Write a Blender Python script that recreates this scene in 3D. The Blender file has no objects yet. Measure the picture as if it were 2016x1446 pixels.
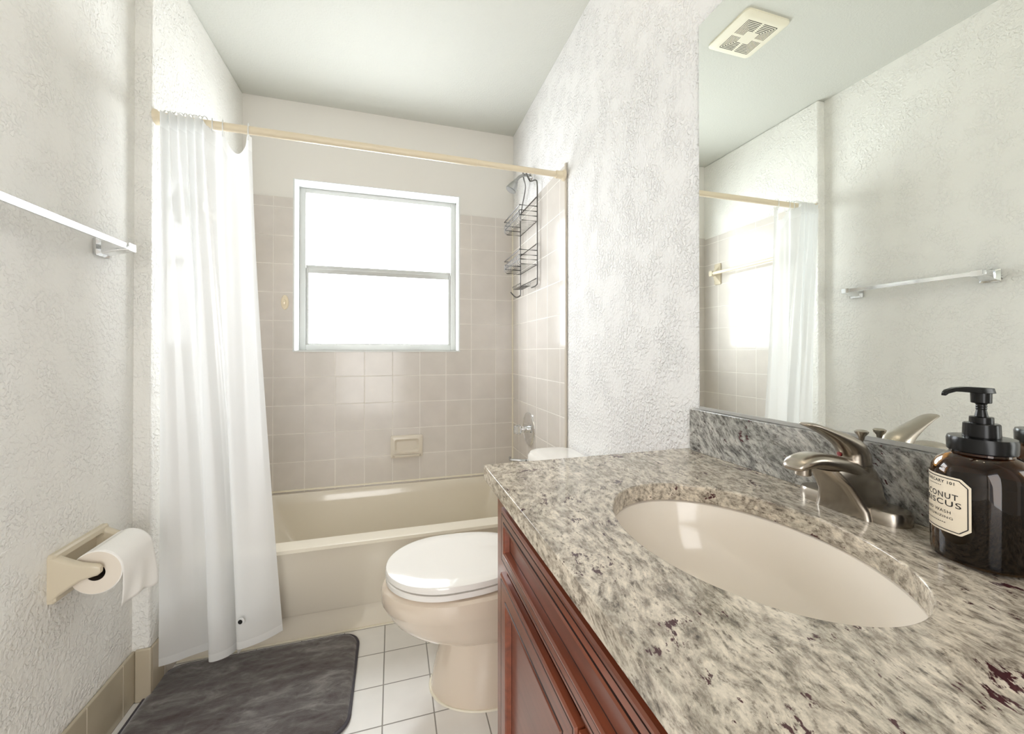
import bpy, bmesh, math, random
from mathutils import Vector, Matrix
random.seed(7)
PI = math.pi
SC = bpy.context.scene
COL = SC.collection

# ------------------------------------------------------------------ camera
cam_d = bpy.data.cameras.new('camera'); cam = bpy.data.objects.new('camera', cam_d); COL.objects.link(cam)
F_PX, YAW, PITCH, PX, PY, EYE = 788.35, .2906, .0052, 1008.66, 689.35, 1.142
cam_d.sensor_fit = 'HORIZONTAL'; cam_d.sensor_width = 36.0
cam_d.lens = 36.0 * F_PX / 2016
cam_d.shift_x = -(PX - 1008) / 2016
cam_d.shift_y = -(723 - PY) / 2016
cam_d.clip_start = .02
cam.location = (0, 0, EYE)
cam.rotation_euler = (PI / 2 + PITCH, 0, -YAW)
SC.camera = cam

# ------------------------------------------------------------------ colour management, world, big lights
SC.view_settings.view_transform = 'Standard'; SC.view_settings.look = 'None'
SC.view_settings.exposure = 0.2; SC.view_settings.gamma = 1.0
SC.view_settings.use_curve_mapping = False
SC.cycles.use_denoising = True
SC.cycles.max_bounces = 14; SC.cycles.diffuse_bounces = 8; SC.cycles.glossy_bounces = 6
SC.cycles.transmission_bounces = 10; SC.cycles.caustics_reflective = False
SC.cycles.sample_clamp_indirect = 6.0
W = bpy.data.worlds.new('world'); SC.world = W; W.use_nodes = True
W.node_tree.nodes['Background'].inputs[0].default_value = (.95, .97, 1, 1)
W.node_tree.nodes['Background'].inputs[1].default_value = 1.0
WINDOW_GLOW = 10.0
def area_light(name, loc, rot, sx, sy, power, color):
    d = bpy.data.lights.new(name, 'AREA'); d.shape = 'RECTANGLE'; d.size = sx; d.size_y = sy
    d.energy = power; d.color = color
    o = bpy.data.objects.new(name, d); COL.objects.link(o); o.location = loc; o.rotation_euler = rot
    return o
# added fill lamp, unseen, set beyond the doorway opening behind the camera
area_light('fill_light', (-.3, -1.0, 1.05), (PI / 2 - .38, 0, 0), .8, 1.6, 18, (1, .985, .97))

# ------------------------------------------------------------------ room numbers (metres, floor z = 0)
XR, XL, XN, YB, YJ, CEIL, YF = .738, -.766, -.812, 2.445, 1.610, 2.520, -.75
CT = .897                         # worktop height

# ------------------------------------------------------------------ materials
def srgb(r, g, b):
    f = lambda c: (c / 255 / 12.92) if c <= 10 else ((c / 255 + .055) / 1.055) ** 2.4
    return (f(r), f(g), f(b), 1)
class NT:
    def __init__(s, name):
        s.m = bpy.data.materials.new(name); s.m.use_nodes = True
        s.t = s.m.node_tree; s.b = s.t.nodes['Principled BSDF']; s.out = s.t.nodes['Material Output']
    def n(s, kind, **kw):
        x = s.t.nodes.new(kind)
        for k, v in kw.items():
            if k[0] == '_': setattr(x, k[1:], v)
            else: x.inputs[k.replace('_', ' ')].default_value = v
        return x
    def l(s, a, b): s.t.links.new(a, b)
    def set(s, **kw):
        for k, v in kw.items(): s.b.inputs[k.replace('_', ' ')].default_value = v
    def coords(s, kind='Object', scale=(1, 1, 1), loc=(0, 0, 0), rot=(0, 0, 0)):
        c = s.n('ShaderNodeTexCoord'); m = s.n('ShaderNodeMapping')
        m.inputs['Scale'].default_value = scale; m.inputs['Location'].default_value = loc; m.inputs['Rotation'].default_value = rot
        s.l(c.outputs[kind], m.inputs['Vector']); return m.outputs['Vector']
    def ramp(s, fac, stops):
        r = s.n('ShaderNodeValToRGB'); e = r.color_ramp.elements
        while len(e) < len(stops): e.new(.5)
        for i, (p, c) in enumerate(stops):
            e[i].position = p; e[i].color = c if len(c) == 4 else (*c, 1)
        s.l(fac, r.inputs[0]); return r.outputs[0]
    def bump(s, h, strength, dist):
        b = s.n('ShaderNodeBump', Strength=strength, Distance=dist); s.l(h, b.inputs['Height']); s.l(b.outputs[0], s.b.inputs['Normal']); return b
    def mix(s, fac, a, b):
        m = s.n('ShaderNodeMix', _data_type='RGBA')
        if isinstance(fac, float): m.inputs[0].default_value = fac
        else: s.l(fac, m.inputs[0])
        for i, c in ((6, a), (7, b)):
            if isinstance(c, tuple): m.inputs[i].default_value = c
            else: s.l(c, m.inputs[i])
        return m.outputs[2]
def simple(name, col, rough=.5, metal=0., **kw):
    t = NT(name); t.set(Base_Color=col, Roughness=rough, Metallic=metal, **kw); return t.m

def wall_paint(name, col, amp, scale=70.):
    t = NT(name); t.set(Base_Color=col, Roughness=.7)
    v = t.coords()
    n1 = t.n('ShaderNodeTexNoise', Scale=scale, Detail=2.5, Roughness=.5, Distortion=.25); t.l(v, n1.inputs['Vector'])
    n2 = t.n('ShaderNodeTexNoise', Scale=scale * .13, Detail=2.); t.l(v, n2.inputs['Vector'])
    r = t.ramp(n1.outputs[0], [(.44, (0, 0, 0)), (.56, (.8, .8, .8)), (.66, (1, 1, 1))])
    k = t.ramp(n2.outputs[0], [(.36, (.18, .18, .18)), (.6, (1, 1, 1))])
    m = t.n('ShaderNodeMath', _operation='MULTIPLY'); t.l(r, m.inputs[0]); t.l(k, m.inputs[1])
    t.bump(m.outputs[0], amp, .004)
    return t.m
M = {}
M['wall'] = wall_paint('textured_wall_paint', srgb(231, 230, 225), .68, 84)
M['wall_right'] = wall_paint('heavy_textured_wall_paint', srgb(230, 229, 228), .88, 92)
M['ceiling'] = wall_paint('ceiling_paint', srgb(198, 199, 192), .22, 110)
M['plain'] = simple('smooth_wall_paint', srgb(223, 220, 214), .6)
M['reveal'] = simple('white_reveal_paint', srgb(216, 219, 217), .5)

def tile_mat(name, c1, c2, grout, w, h, mort, loc, rough=.14, gb=.6):
    t = NT(name)
    v = t.coords('UV', loc=loc)
    br = t.n('ShaderNodeTexBrick', _offset=0., _squash=1., Scale=1., Mortar_Size=mort, Mortar_Smooth=.25, Bias=0., Brick_Width=w, Row_Height=h)
    br.inputs['Color1'].default_value = c1; br.inputs['Color2'].default_value = c2; br.inputs['Mortar'].default_value = grout
    t.l(v, br.inputs['Vector']); 
    n = t.n('ShaderNodeTexNoise', Scale=9., Detail=3.); t.l(v, n.inputs['Vector'])
    mot = t.ramp(n.outputs[0], [(.3, (.93, .93, .93)), (.7, (1, 1, 1))])
    mm = t.n('ShaderNodeMix', _data_type='RGBA', _blend_type='MULTIPLY'); mm.inputs[0].default_value = 1.
    t.l(br.outputs[0], mm.inputs[6]); t.l(mot, mm.inputs[7]); t.l(mm.outputs[2], t.b.inputs['Base Color'])
    r = t.ramp(br.outputs['Fac'], [(0, (rough,) * 3), (1, (.7,) * 3)]); t.l(r, t.b.inputs['Roughness'])
    inv = t.n('ShaderNodeMath', _operation='SUBTRACT'); inv.inputs[0].default_value = 1.; t.l(br.outputs['Fac'], inv.inputs[1])
    t.bump(inv.outputs[0], gb, .0015)
    return t.m
TC1, TC2, TG = srgb(211, 205, 199), srgb(208, 202, 195), srgb(226, 221, 214)
M['tile_back'] = tile_mat('bone_wall_tile_back', TC1, TC2, TG, .1545, .1544, .0028, (.617 + .1545, -1.004 + 10 * .1544, 0))
M['tile_side'] = tile_mat('bone_wall_tile_side', TC1, TC2, TG, .1545, .1544, .0028, (-1.69 + 20 * .1545, -1.004 + 10 * .1544, 0))
M['tile_floor'] = tile_mat('cream_floor_tile', srgb(236, 235, 232), srgb(233, 231, 227), srgb(150, 147, 142), .1566, .1566, .0022, (.0283 + 20 * .1566, -1.6043 + 20 * .1566, 0), rough=.18)
M['tile_base'] = tile_mat('base_tile', srgb(186, 176, 155), srgb(182, 172, 151), srgb(214, 205, 186), .1545, 5., .0022, (0, 1, 0))
M['bullnose'] = simple('bullnose_tile', srgb(200, 192, 180), .2)
M['base_plain'] = simple('base_tile_plain', srgb(186, 175, 154), .25)
M['dish_glaze'] = simple('dish_glaze', srgb(212, 204, 190), .16)
M['bone'] = simple('bone_enamel', srgb(217, 209, 193), .16, Coat_Weight=.5, Coat_Roughness=.05)
M['bone_ceramic'] = simple('bone_ceramic', srgb(205, 194, 172), .2)
M['ivory'] = simple('ivory_plastic', srgb(222, 209, 184), .35)
M['grout'] = simple('white_caulk', srgb(232, 226, 208), .5)
M['porcelain'] = simple('biscuit_porcelain', srgb(218, 204, 187), .12, Coat_Weight=.6, Coat_Roughness=.03)
M['seat'] = simple('white_seat_plastic', srgb(236, 233, 228), .1, Coat_Weight=.6, Coat_Roughness=.03)
M['sink'] = simple('sink_porcelain', srgb(236, 228, 217), .12)
M['chrome'] = simple('chrome', (.82, .83, .84, 1), .07, 1.)
M['dull_chrome'] = simple('dull_chrome', (.45, .45, .44, 1), .28, 1.)
M['wire'] = simple('grey_wire', (.16, .155, .15, 1), .35, .9)
M['alu'] = simple('painted_aluminium', srgb(176, 175, 171), .35)
M['dark'] = simple('dark_gap', (.012, .011, .01, 1), .8)
M['black'] = simple('black_plastic', (.004, .004, .004, 1), .22, Specular_IOR_Level=.3)
M['label'] = simple('paper_label', srgb(236, 224, 204), .6)
M['ink'] = simple('label_ink', (.012, .01, .012, 1), .6)
M['red'] = simple('red_dot', srgb(130, 20, 22), .3)
M['vent'] = simple('vent_plastic', srgb(226, 222, 204), .45)
M['card'] = simple('cardboard', srgb(70, 58, 46), .9)
M['clear'] = simple('clear_acrylic', (.95, .97, .98, 1), .05, Transmission_Weight=.9, IOR=1.45)
t = NT('brushed_nickel'); t.set(Base_Color=(.42, .375, .32, 1), Metallic=1., Roughness=.27)
n = t.n('ShaderNodeTexNoise', Scale=1., Detail=2.); t.l(t.coords(scale=(900, 900, 40)), n.inputs['Vector']); t.bump(n.outputs[0], .08, .0004); M['nickel'] = t.m
# mirror
M['mirror'] = simple('silvered_glass', (.93, .96, .93, 1), .0, 1.)
M['mirror_edge'] = simple('mirror_edge_glass', srgb(120, 132, 122), .15, .4)
# obscured window glass, lit by the day outside
t = NT('obscured_lit_glass'); t.set(Base_Color=(.9, .95, 1, 1), Roughness=.35, Emission_Strength=WINDOW_GLOW)
t.b.inputs['Emission Color'].default_value = (.93, .97, 1, 1); M['pane'] = t.m
# tissue
t = NT('tissue'); t.set(Base_Color=srgb(242, 240, 236), Roughness=.9)
n = t.n('ShaderNodeTexNoise', Scale=260., Detail=2.); t.l(t.coords(), n.inputs['Vector']); t.bump(n.outputs[0], .25, .001); M['tissue'] = t.m
M['tissue_end'] = simple('tissue_end', srgb(224, 215, 202), .95)
# curtain vinyl
def vinyl(name, alpha):
    t = NT(name); t.t.nodes.remove(t.b)
    d = t.n('ShaderNodeBsdfDiffuse', Color=srgb(234, 235, 234)); tr = t.n('ShaderNodeBsdfTranslucent', Color=srgb(246, 248, 250))
    g = t.n('ShaderNodeBsdfGlossy', Roughness=.3, Color=(1, 1, 1, 1)); tp = t.n('ShaderNodeBsdfTransparent')
    m1 = t.n('ShaderNodeMixShader', Fac=.30); t.l(d.outputs[0], m1.inputs[1]); t.l(tr.outputs[0], m1.inputs[2])
    m2 = t.n('ShaderNodeMixShader', Fac=.04); t.l(m1.outputs[0], m2.inputs[1]); t.l(g.outputs[0], m2.inputs[2])
    m3 = t.n('ShaderNodeMixShader', Fac=alpha); t.l(m2.outputs[0], m3.inputs[1]); t.l(tp.outputs[0], m3.inputs[2])
    t.l(m3.outputs[0], t.out.inputs[0]); return t.m
M['vinyl'] = vinyl('curtain_vinyl', .12); M['vinyl_hem'] = vinyl('curtain_hem_vinyl', .02)
# granite
def granite(name, base, rot, tint=1.):
    t = NT(name); t.set(Roughness=.13)
    v0 = t.coords(rot=rot)
    nd = t.n('ShaderNodeTexNoise', Scale=7., Detail=2.); t.l(v0, nd.inputs['Vector'])
    ad = t.n('ShaderNodeVectorMath', _operation='MULTIPLY_ADD'); t.l(nd.outputs[1], ad.inputs[0]); ad.inputs[1].default_value = (.06, .06, .06); t.l(v0, ad.inputs[2])
    st = t.n('ShaderNodeMapping'); st.inputs['Scale'].default_value = (1, .42, 1); t.l(ad.outputs[0], st.inputs['Vector']); vs = st.outputs[0]
    a = t.n('ShaderNodeTexNoise', Scale=88., Detail=8., Roughness=.72); t.l(vs, a.inputs['Vector'])
    b = t.n('ShaderNodeTexNoise', Scale=190., Detail=5., Roughness=.7); t.l(vs, b.inputs['Vector'])
    c = t.n('ShaderNodeTexNoise', Scale=14., Detail=4., Roughness=.55); t.l(vs, c.inputs['Vector'])
    g = lambda r, gg, bb: srgb(r * tint, gg * tint, bb * tint)
    c1 = t.ramp(a.outputs[0], [(.30, base[0]), (.42, base[1]), (.50, base[2]), (.60, base[3])])
    c2 = t.ramp(b.outputs[0], [(.30, (.08, .07, .065)), (.38, (.42, .39, .37)), (.46, (.92, .91, .9)), (.62, (1.10, 1.09, 1.08))])
    c3 = t.ramp(c.outputs[0], [(.35, (.70, .71, .70)), (.52, (1.0, 1.0, 1.0))])
    def mul(x, y, f=1.):
        mm = t.n('ShaderNodeMix', _data_type='RGBA', _blend_type='MULTIPLY'); mm.inputs[0].default_value = f
        t.l(x, mm.inputs[6]); t.l(y, mm.inputs[7]); return mm.outputs[2]
    col = mul(mul(c1, c2, .85), c3, .9)
    # dark burgundy garnet clusters
    s1 = t.n('ShaderNodeTexNoise', Scale=24., Detail=2.); t.l(ad.outputs[0], s1.inputs['Vector'])
    s2 = t.n('ShaderNodeTexNoise', Scale=170., Detail=4., Roughness=.65); t.l(vs, s2.inputs['Vector'])
    m = t.n('ShaderNodeMath', _operation='MULTIPLY_ADD'); t.l(s1.outputs[0], m.inputs[0]); m.inputs[1].default_value = 1.0; t.l(s2.outputs[0], m.inputs[2])
    k = t.ramp(m.outputs[0], [(.0, (0, 0, 0)), (.585 * 1., (0, 0, 0)), (1., (0, 0, 0))])
    rr = t.n('ShaderNodeMapRange'); rr.inputs['From Min'].default_value = 1.185; rr.inputs['From Max'].default_value = 1.235; t.l(m.outputs[0], rr.inputs['Value'])
    col = t.mix(rr.outputs[0], col, srgb(72, 38, 42))
    t.l(col, t.b.inputs['Base Color']); return t.m
GB = [srgb(108, 101, 92), srgb(160, 150, 137), srgb(196, 186, 171), srgb(226, 216, 200)]
M['granite'] = granite('granite_top', GB, (0, 0, .25))
GS = [srgb(78, 78, 77), srgb(128, 127, 124), srgb(166, 165, 161), srgb(200, 198, 193)]  # same stone as the top; its dimmer light is painted in as darker stops
M['granite_splash_shaded'] = granite('granite_splash_shaded', GS, (-.75, 0, 0))
# cherry wood
def wood(name, c1, c2, rough=.3):
    t = NT(name); v = t.coords(scale=(30, 2.2, 30))
    n = t.n('ShaderNodeTexNoise', Scale=1.6, Detail=4., Distortion=.8); t.l(v, n.inputs['Vector'])
    t.l(t.ramp(n.outputs[0], [(.3, c1), (.7, c2)]), t.b.inputs['Base Color']); t.set(Roughness=rough, Coat_Weight=.25, Coat_Roughness=.15); return t.m
M['cherry'] = wood('cherry_wood', srgb(98, 49, 30), srgb(132, 69, 44))
M['cherry_panel'] = wood('cherry_panel_wood', srgb(104, 60, 46), srgb(126, 76, 60), .33)
M['glaze'] = simple('dark_glaze', srgb(38, 16, 10), .4)
# bath mat plush
t = NT('grey_plush'); t.set(Roughness=.85, Sheen_Weight=.6, Sheen_Roughness=.4)
v = t.coords()
n = t.n('ShaderNodeTexNoise', Scale=9., Detail=7., Roughness=.72, Distortion=.5); t.l(t.coords(scale=(.8, 2.4, 1)), n.inputs['Vector'])
t.l(t.ramp(n.outputs[0], [(.33, srgb(58, 44, 44)), (.52, srgb(88, 83, 81)), (.68, srgb(128, 124, 121))]), t.b.inputs['Base Color'])
n2 = t.n('ShaderNodeTexNoise', Scale=420., Detail=2.); t.l(v, n2.inputs['Vector']); t.bump(n2.outputs[0], .5, .002); M['plush'] = t.m
M['piping'] = simple('grey_piping', srgb(70, 66, 72), .7)
# amber bottle
M['amber'] = simple('amber_glass', (.24, .10, .018, 1), .02, Transmission_Weight=1., IOR=1.45)
M['soap'] = simple('dark_soap', (.004, .0025, .0015, 1), 1., Specular_IOR_Level=0.)
M['shade'] = simple('frosted_shade', srgb(245, 240, 228), .4)

# ------------------------------------------------------------------ mesh helpers
def tag(o, label=None, cat=None, group=None, kind=None):
    for k, v in (('label', label), ('category', cat), ('group', group), ('kind', kind)):
        if v: o[k] = v
    return o
def empty(name, loc, label, cat, group=None):
    o = bpy.data.objects.new(name, None); COL.objects.link(o); o.location = loc; o.empty_display_size = .05
    return tag(o, label, cat, group)
def obj(name, bm, mats, parent=None, origin=None, smooth=True, bevel=0., seg=2, sub=0, uv=False, recalc=True, label=None):
    """mesh given in world metres; its origin is put at the parent's, or at `origin`"""
    if recalc: bmesh.ops.recalc_face_normals(bm, faces=bm.faces[:])
    if origin is None: origin = world_loc(parent) if parent else Vector((0, 0, 0))
    origin = Vector(origin)
    if uv:
        lay = bm.loops.layers.uv.new('UVMap')
        for f in bm.faces:
            nx, ny, nz = (abs(c) for c in f.normal)
            for lp in f.loops:
                c = lp.vert.co
                lp[lay].uv = (c.x, c.y) if nz >= max(nx, ny) else ((c.y, c.z) if nx > ny else (c.x, c.z))
    for v in bm.verts: v.co -= origin
    me = bpy.data.meshes.new(name); bm.to_mesh(me); bm.free()
    for m in (mats if isinstance(mats, (list, tuple)) else [mats]): me.materials.append(M[m])
    o = bpy.data.objects.new(name, me); COL.objects.link(o)
    if parent:
        o.parent = parent; o.location = origin - world_loc(parent)
    else: o.location = origin
    if smooth:
        for p in me.polygons: p.use_smooth = True
    if bevel:
        b = o.modifiers.new('bevel', 'BEVEL'); b.width = bevel; b.segments = seg; b.limit_method = 'ANGLE'; b.angle_limit = .6
        b.harden_normals = False
    if sub:
        s = o.modifiers.new('sub', 'SUBSURF'); s.levels = sub; s.render_levels = sub
    if smooth and not sub: sharp(me)
    if label: o['label'] = label
    return o
def sharp(me, ang=.6):
    bm = bmesh.new(); bm.from_mesh(me)
    for e in bm.edges:
        if len(e.link_faces) == 2 and e.calc_face_angle(0) > ang: e.smooth = False
    bm.to_mesh(me); bm.free()
def world_loc(o):
    v = Vector((0, 0, 0))
    while o: v += o.location; o = o.parent
    return v
def B(): return bmesh.new()
def box(bm, x0, x1, y0, y1, z0, z1, mi=0):
    vs = [bm.verts.new(p) for p in ((x0, y0, z0), (x1, y0, z0), (x1, y1, z0), (x0, y1, z0), (x0, y0, z1), (x1, y0, z1), (x1, y1, z1), (x0, y1, z1))]
    for f in ((0, 3, 2, 1), (4, 5, 6, 7), (0, 1, 5, 4), (1, 2, 6, 5), (2, 3, 7, 6), (3, 0, 4, 7)):
        q = bm.faces.new([vs[i] for i in f]); q.material_index = mi
    return bm
def loft(bm, rings, cap0=True, cap1=True, closed=True, mi=0):
    R = [[bm.verts.new(p) for p in r] for r in rings]
    n = len(R[0])
    for a, b in zip(R, R[1:]):
        for i in range(n if closed else n - 1):
            j = (i + 1) % n
            f = bm.faces.new((a[i], a[j], b[j], b[i])); f.material_index = mi
    if cap0: bm.faces.new(R[0][::-1]).material_index = mi
    if cap1: bm.faces.new(R[-1]).material_index = mi
    return R
def frame(d):
    d = Vector(d).normalized(); u = Vector((0, 0, 1)) if abs(d.z) < .95 else Vector((1, 0, 0))
    a = d.cross(u).normalized(); return a, a.cross(d).normalized()
def circ(c, a, b, ra, rb=None, n=24):
    rb = ra if rb is None else rb
    return [Vector(c) + a * (ra * math.cos(2 * PI * i / n)) + b * (rb * math.sin(2 * PI * i / n)) for i in range(n)]
def cyl(bm, p0, p1, r0, r1=None, n=24, mi=0, caps=True):
    r1 = r0 if r1 is None else r1; a, b = frame(Vector(p1) - Vector(p0))
    return loft(bm, [circ(p0, a, b, r0, n=n), circ(p1, a, b, r1, n=n)], caps, caps, mi=mi)
def lathe(bm, c, axis, prof, n=32, mi=0, caps=True):
    """prof: (distance along axis, radius)"""
    axis = Vector(axis).normalized(); a, b = frame(axis); c = Vector(c)
    return loft(bm, [circ(c + axis * h, a, b, max(r, 1e-5), n=n) for h, r in prof], caps, caps, mi=mi)
def tube(bm, pts, r, n=8, mi=0, close=False):
    pts = [Vector(p) for p in pts]; rings = []; prev = None
    N = len(pts)
    for i, p in enumerate(pts):
        if close: d = pts[(i + 1) % N] - pts[i - 1]
        else: d = pts[min(i + 1, N - 1)] - pts[max(i - 1, 0)]
        d.normalize()
        if prev is None: a, b = frame(d)
        else:
            a = (prev - d * prev.dot(d)).normalized(); b = d.cross(a)
        prev = a
        rings.append(circ(p, a, b, r[i] if isinstance(r, (list, tuple)) else r, n=n))
    if close: rings.append(rings[0]); loft(bm, rings, False, False, mi=mi); bmesh.ops.remove_doubles(bm, verts=bm.verts[:], dist=1e-6)
    else: loft(bm, rings, mi=mi)
def smooth_path(pts, k=6):
    P = [Vector(p) for p in pts]; out = []
    for i in range(len(P) - 1):
        p0, p1, p2, p3 = P[max(i - 1, 0)], P[i], P[i + 1], P[min(i + 2, len(P) - 1)]
        for j in range(k):
            t = j / k
            out.append(.5 * ((2 * p1) + (p2 - p0) * t + (2 * p0 - 5 * p1 + 4 * p2 - p3) * t * t + (3 * p1 - p0 - 3 * p2 + p3) * t ** 3))
    out.append(P[-1]); return out
def rrect(x0, x1, y0, y1, r, z, n=6):
    out = []
    for cx, cy, a0 in ((x1 - r, y1 - r, 0), (x0 + r, y1 - r, 90), (x0 + r, y0 + r, 180), (x1 - r, y0 + r, 270)):
        for i in range(n + 1):
            a = math.radians(a0 + 90 * i / n); out.append((cx + r * math.cos(a), cy + r * math.sin(a), z))
    return out
def struct(name, bm, mats, **kw): 
    parent = kw.get('parent'); o = obj(name, bm, mats, **kw)
    if not parent: o['kind'] = 'structure'
    return o

# ------------------------------------------------------------------ room shell
struct('floor', box(B(), XN - .1, XR + .1, YF - 1.2, YB + .1, -.08, 0), 'tile_floor', uv=True, smooth=False)
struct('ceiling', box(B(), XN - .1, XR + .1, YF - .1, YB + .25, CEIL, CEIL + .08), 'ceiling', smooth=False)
wr = struct('wall_right', box(B(), XR, XR + .1, YF, YB + .12, 0, CEIL), 'wall_right', smooth=False)
bm = B(); box(bm, XN - .1, XN, YF, YJ, 0, CEIL); wl = struct('wall_left', bm, 'wall', smooth=False)
bm = B(); box(bm, XN - .1, XL, YJ, YB + .12, 0, CEIL)
wa = struct('wall_alcove_left', bm, 'wall', smooth=False, bevel=.008, seg=3)
# back wall with the window opening
WX0, WX1, WZ0, WZ1, WD = -.520, .392, 1.147, 2.095, .125
bm = B()
box(bm, XL - .02, WX0, YB, YB + .2, 0, CEIL); box(bm, WX1, XR + .02, YB, YB + .2, 0, CEIL)
box(bm, WX0, WX1, YB, YB + .2, 0, WZ0); box(bm, WX0, WX1, YB, YB + .2, WZ1, CEIL)
wb = struct('wall_back', bm, 'plain', smooth=False)
bm = B(); e = .012
box(bm, WX0 - .002, WX0 + .006, YB - .008, YB + WD, WZ0, WZ1); box(bm, WX1 - .006, WX1 + .002, YB - .008, YB + WD, WZ0, WZ1)
box(bm, WX0, WX1, YB - .001, YB + WD, WZ1 - .004, WZ1 + .001); box(bm, WX0 - .002, WX1 + .002, YB - .012, YB + WD, WZ0 - .004, WZ0 + .004)
struct('trim_1', bm, 'reveal', smooth=False)
# wall behind the camera, with an unseen doorway added to let light in
bm = B(); box(bm, XN, -.72, YF - .1, YF, 0, CEIL); box(bm, .12, XR, YF - .1, YF, 0, CEIL); box(bm, -.72, .12, YF - .1, YF, 2.05, CEIL)
struct('wall_front', bm, 'plain', smooth=False)
# tile surround (8 mm proud of the walls)
TT = 1.985; TZ = .38
bm = B(); y0, y1 = YB - .007, YB
box(bm, XL, WX0, y0, y1, TZ - .02, TT); box(bm, WX1, XR, y0, y1, TZ - .02, TT); box(bm, WX0, WX1, y0, y1, TZ - .02, WZ0 - .002)
struct('tile_panel', bm, 'tile_back', parent=wb, uv=True, smooth=False, label='bone wall tile with pale grout below and beside the window')
bm = B(); box(bm, XR - .006, XR, 1.636, y0, 0, TT - .012)
struct('tile_panel', bm, 'tile_side', parent=wr, uv=True, smooth=False)
bm = B(); box(bm, XL, XL + .006, 1.70, y0, 0, TT - .012)
struct('tile_panel', bm, 'tile_side', parent=wa, uv=True, smooth=False)
bm = B(); box(bm, XR - .009, XR, 1.619, 1.636, 0, TT - .005); struct('bullnose_edge', bm, 'bullnose', parent=wr, bevel=.005)
bm = B(); box(bm, XL, XL + .009, 1.684, 1.70, 0, TT - .005); struct('bullnose_edge', bm, 'bullnose', parent=wa, bevel=.005)
# caulk lines
bm = B(); box(bm, XL + .006, XR - .006, YB - .013, YB - .006, .383, .391); box(bm, XR - .012, XR - .005, YB - .014, YB - .006, .39, TT - .01)
struct('trim_2', bm, 'grout', smooth=False)
# tile base along the left walls
BH = .168
bm = B(); box(bm, XN, XN + .011, YF, YJ, 0, BH)
struct('baseboard_left', bm, 'tile_base', uv=True, bevel=.006, seg=3)
bm = B(); box(bm, XN + .011, XL + .009, YJ - .010, YJ, 0, BH + .003); box(bm, XL, XL + .009, YJ, 1.684, 0, BH)
struct('baseboard_alcove', bm, 'base_plain', bevel=.005, seg=3)
bm = B(); box(bm, XR - .011, XR, .86, 1.619, 0, BH); struct('baseboard_right', bm, 'tile_base', uv=True, bevel=.006, seg=3)
bm = B(); box(bm, XL + .009, XR - .009, 1.762, 1.769, 0, .005); struct('trim_3', bm, 'grout', smooth=False)

# ------------------------------------------------------------------ window
win = bpy.data.objects.new('window_1', None); COL.objects.link(win); win.location = (-.064, 2.56, WZ0); win['kind'] = 'structure'
WY = YB + .108
def ring_frame(bm, x0, x1, z0, z1, w, y0, y1, wb=None, wt=None):
    wb = wb or w; wt = wt or w
    box(bm, x0, x0 + w, y0, y1, z0, z1); box(bm, x1 - w, x1, y0, y1, z0, z1)
    box(bm, x0 + w, x1 - w, y0, y1, z0, z0 + wb); box(bm, x0 + w, x1 - w, y0, y1, z1 - wt, z1)
bm = B(); ring_frame(bm, WX0 + .006, WX1 - .006, WZ0 + .004, WZ1 - .004, .033, WY, WY + .05, .034, .028)
obj('window_frame', bm, 'alu', win, bevel=.002)
bm = B(); box(bm, WX0 + .036, WX1 - .036, WY + .028, WY + .045, 1.62, 1.652)
obj('meeting_rail', bm, 'alu', win, bevel=.002)
bm = B(); ring_frame(bm, WX0 + .036, WX1 - .036, 1.184, 1.628, .017, WY + .008, WY + .024, .008, .026)
sash = obj('lower_sash', bm, 'alu', win, bevel=.0015)
for x in (-.36, .145):
    bm = B(); box(bm, x - .038, x + .038, WY - .004, WY + .01, 1.176, 1.19); obj('lift_tab', bm, 'alu', sash, bevel=.001)
bm = B(); box(bm, WX0 + .034, WX1 - .034, WY + .038, WY + .042, 1.64, WZ1 - .03); obj('upper_pane', bm, 'pane', win, smooth=False)
bm = B(); box(bm, WX0 + .050, WX1 - .050, WY + .014, WY + .018, 1.19, 1.61); obj('lower_pane', bm, 'pane', win, smooth=False)
bm = B(); box(bm, WX0 + .036, WX0 + .040, WY + .004, WY + .007, 1.186, 1.63); box(bm, WX1 - .040, WX1 - .036, WY + .004, WY + .007, 1.186, 1.63); box(bm, WX0 + .04, WX1 - .04, WY + .004, WY + .007, 1.1815, 1.184)
obj('gasket', bm, 'wire', win, smooth=False)

# ------------------------------------------------------------------ bathtub
tub = empty('bathtub', (-.015, 1.76, 0), 'bone coloured alcove bathtub with a flat front apron under the window', 'bathtub')
tx0, tx1, ty1 = XL + .007, XR - .007, YB - .008
bm = B()
def trect(x0, x1, y0, y1, r, z): return rrect(x0, x1, y0, y1, r, z, 8)
rings = [trect(tx0, tx1, 1.768, ty1, .002, 0), trect(tx0, tx1, 1.771, ty1, .002, .098), trect(tx0, tx1, 1.752, ty1, .002, .106), trect(tx0, tx1, 1.7475, ty1, .002, .114),
         trect(tx0, tx1, 1.744, ty1, .002, .30), trect(tx0, tx1, 1.736, ty1, .003, .345), trect(tx0, tx1, 1.731, ty1, .003, .362), trect(tx0, tx1, 1.738, ty1, .004, .372),
         trect(tx0, tx1, 1.752, ty1, .005, .375),
         trect(tx0 + .05, tx1 - .05, 1.808, ty1 - .022, .10, .376), trect(tx0 + .056, tx1 - .055, 1.814, ty1 - .027, .10, .370),
         trect(tx0 + .07, tx1 - .065, 1.822, ty1 - .036, .11, .32), trect(tx0 + .13, tx1 - .09, 1.845, ty1 - .055, .13, .16),
         trect(tx0 + .19, tx1 - .11, 1.875, ty1 - .085, .13, .09), trect(tx0 + .28, tx1 - .16, 1.93, ty1 - .13, .12, .075)]
loft(bm, rings)
obj('tub_shell', bm, 'bone', tub)
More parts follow.
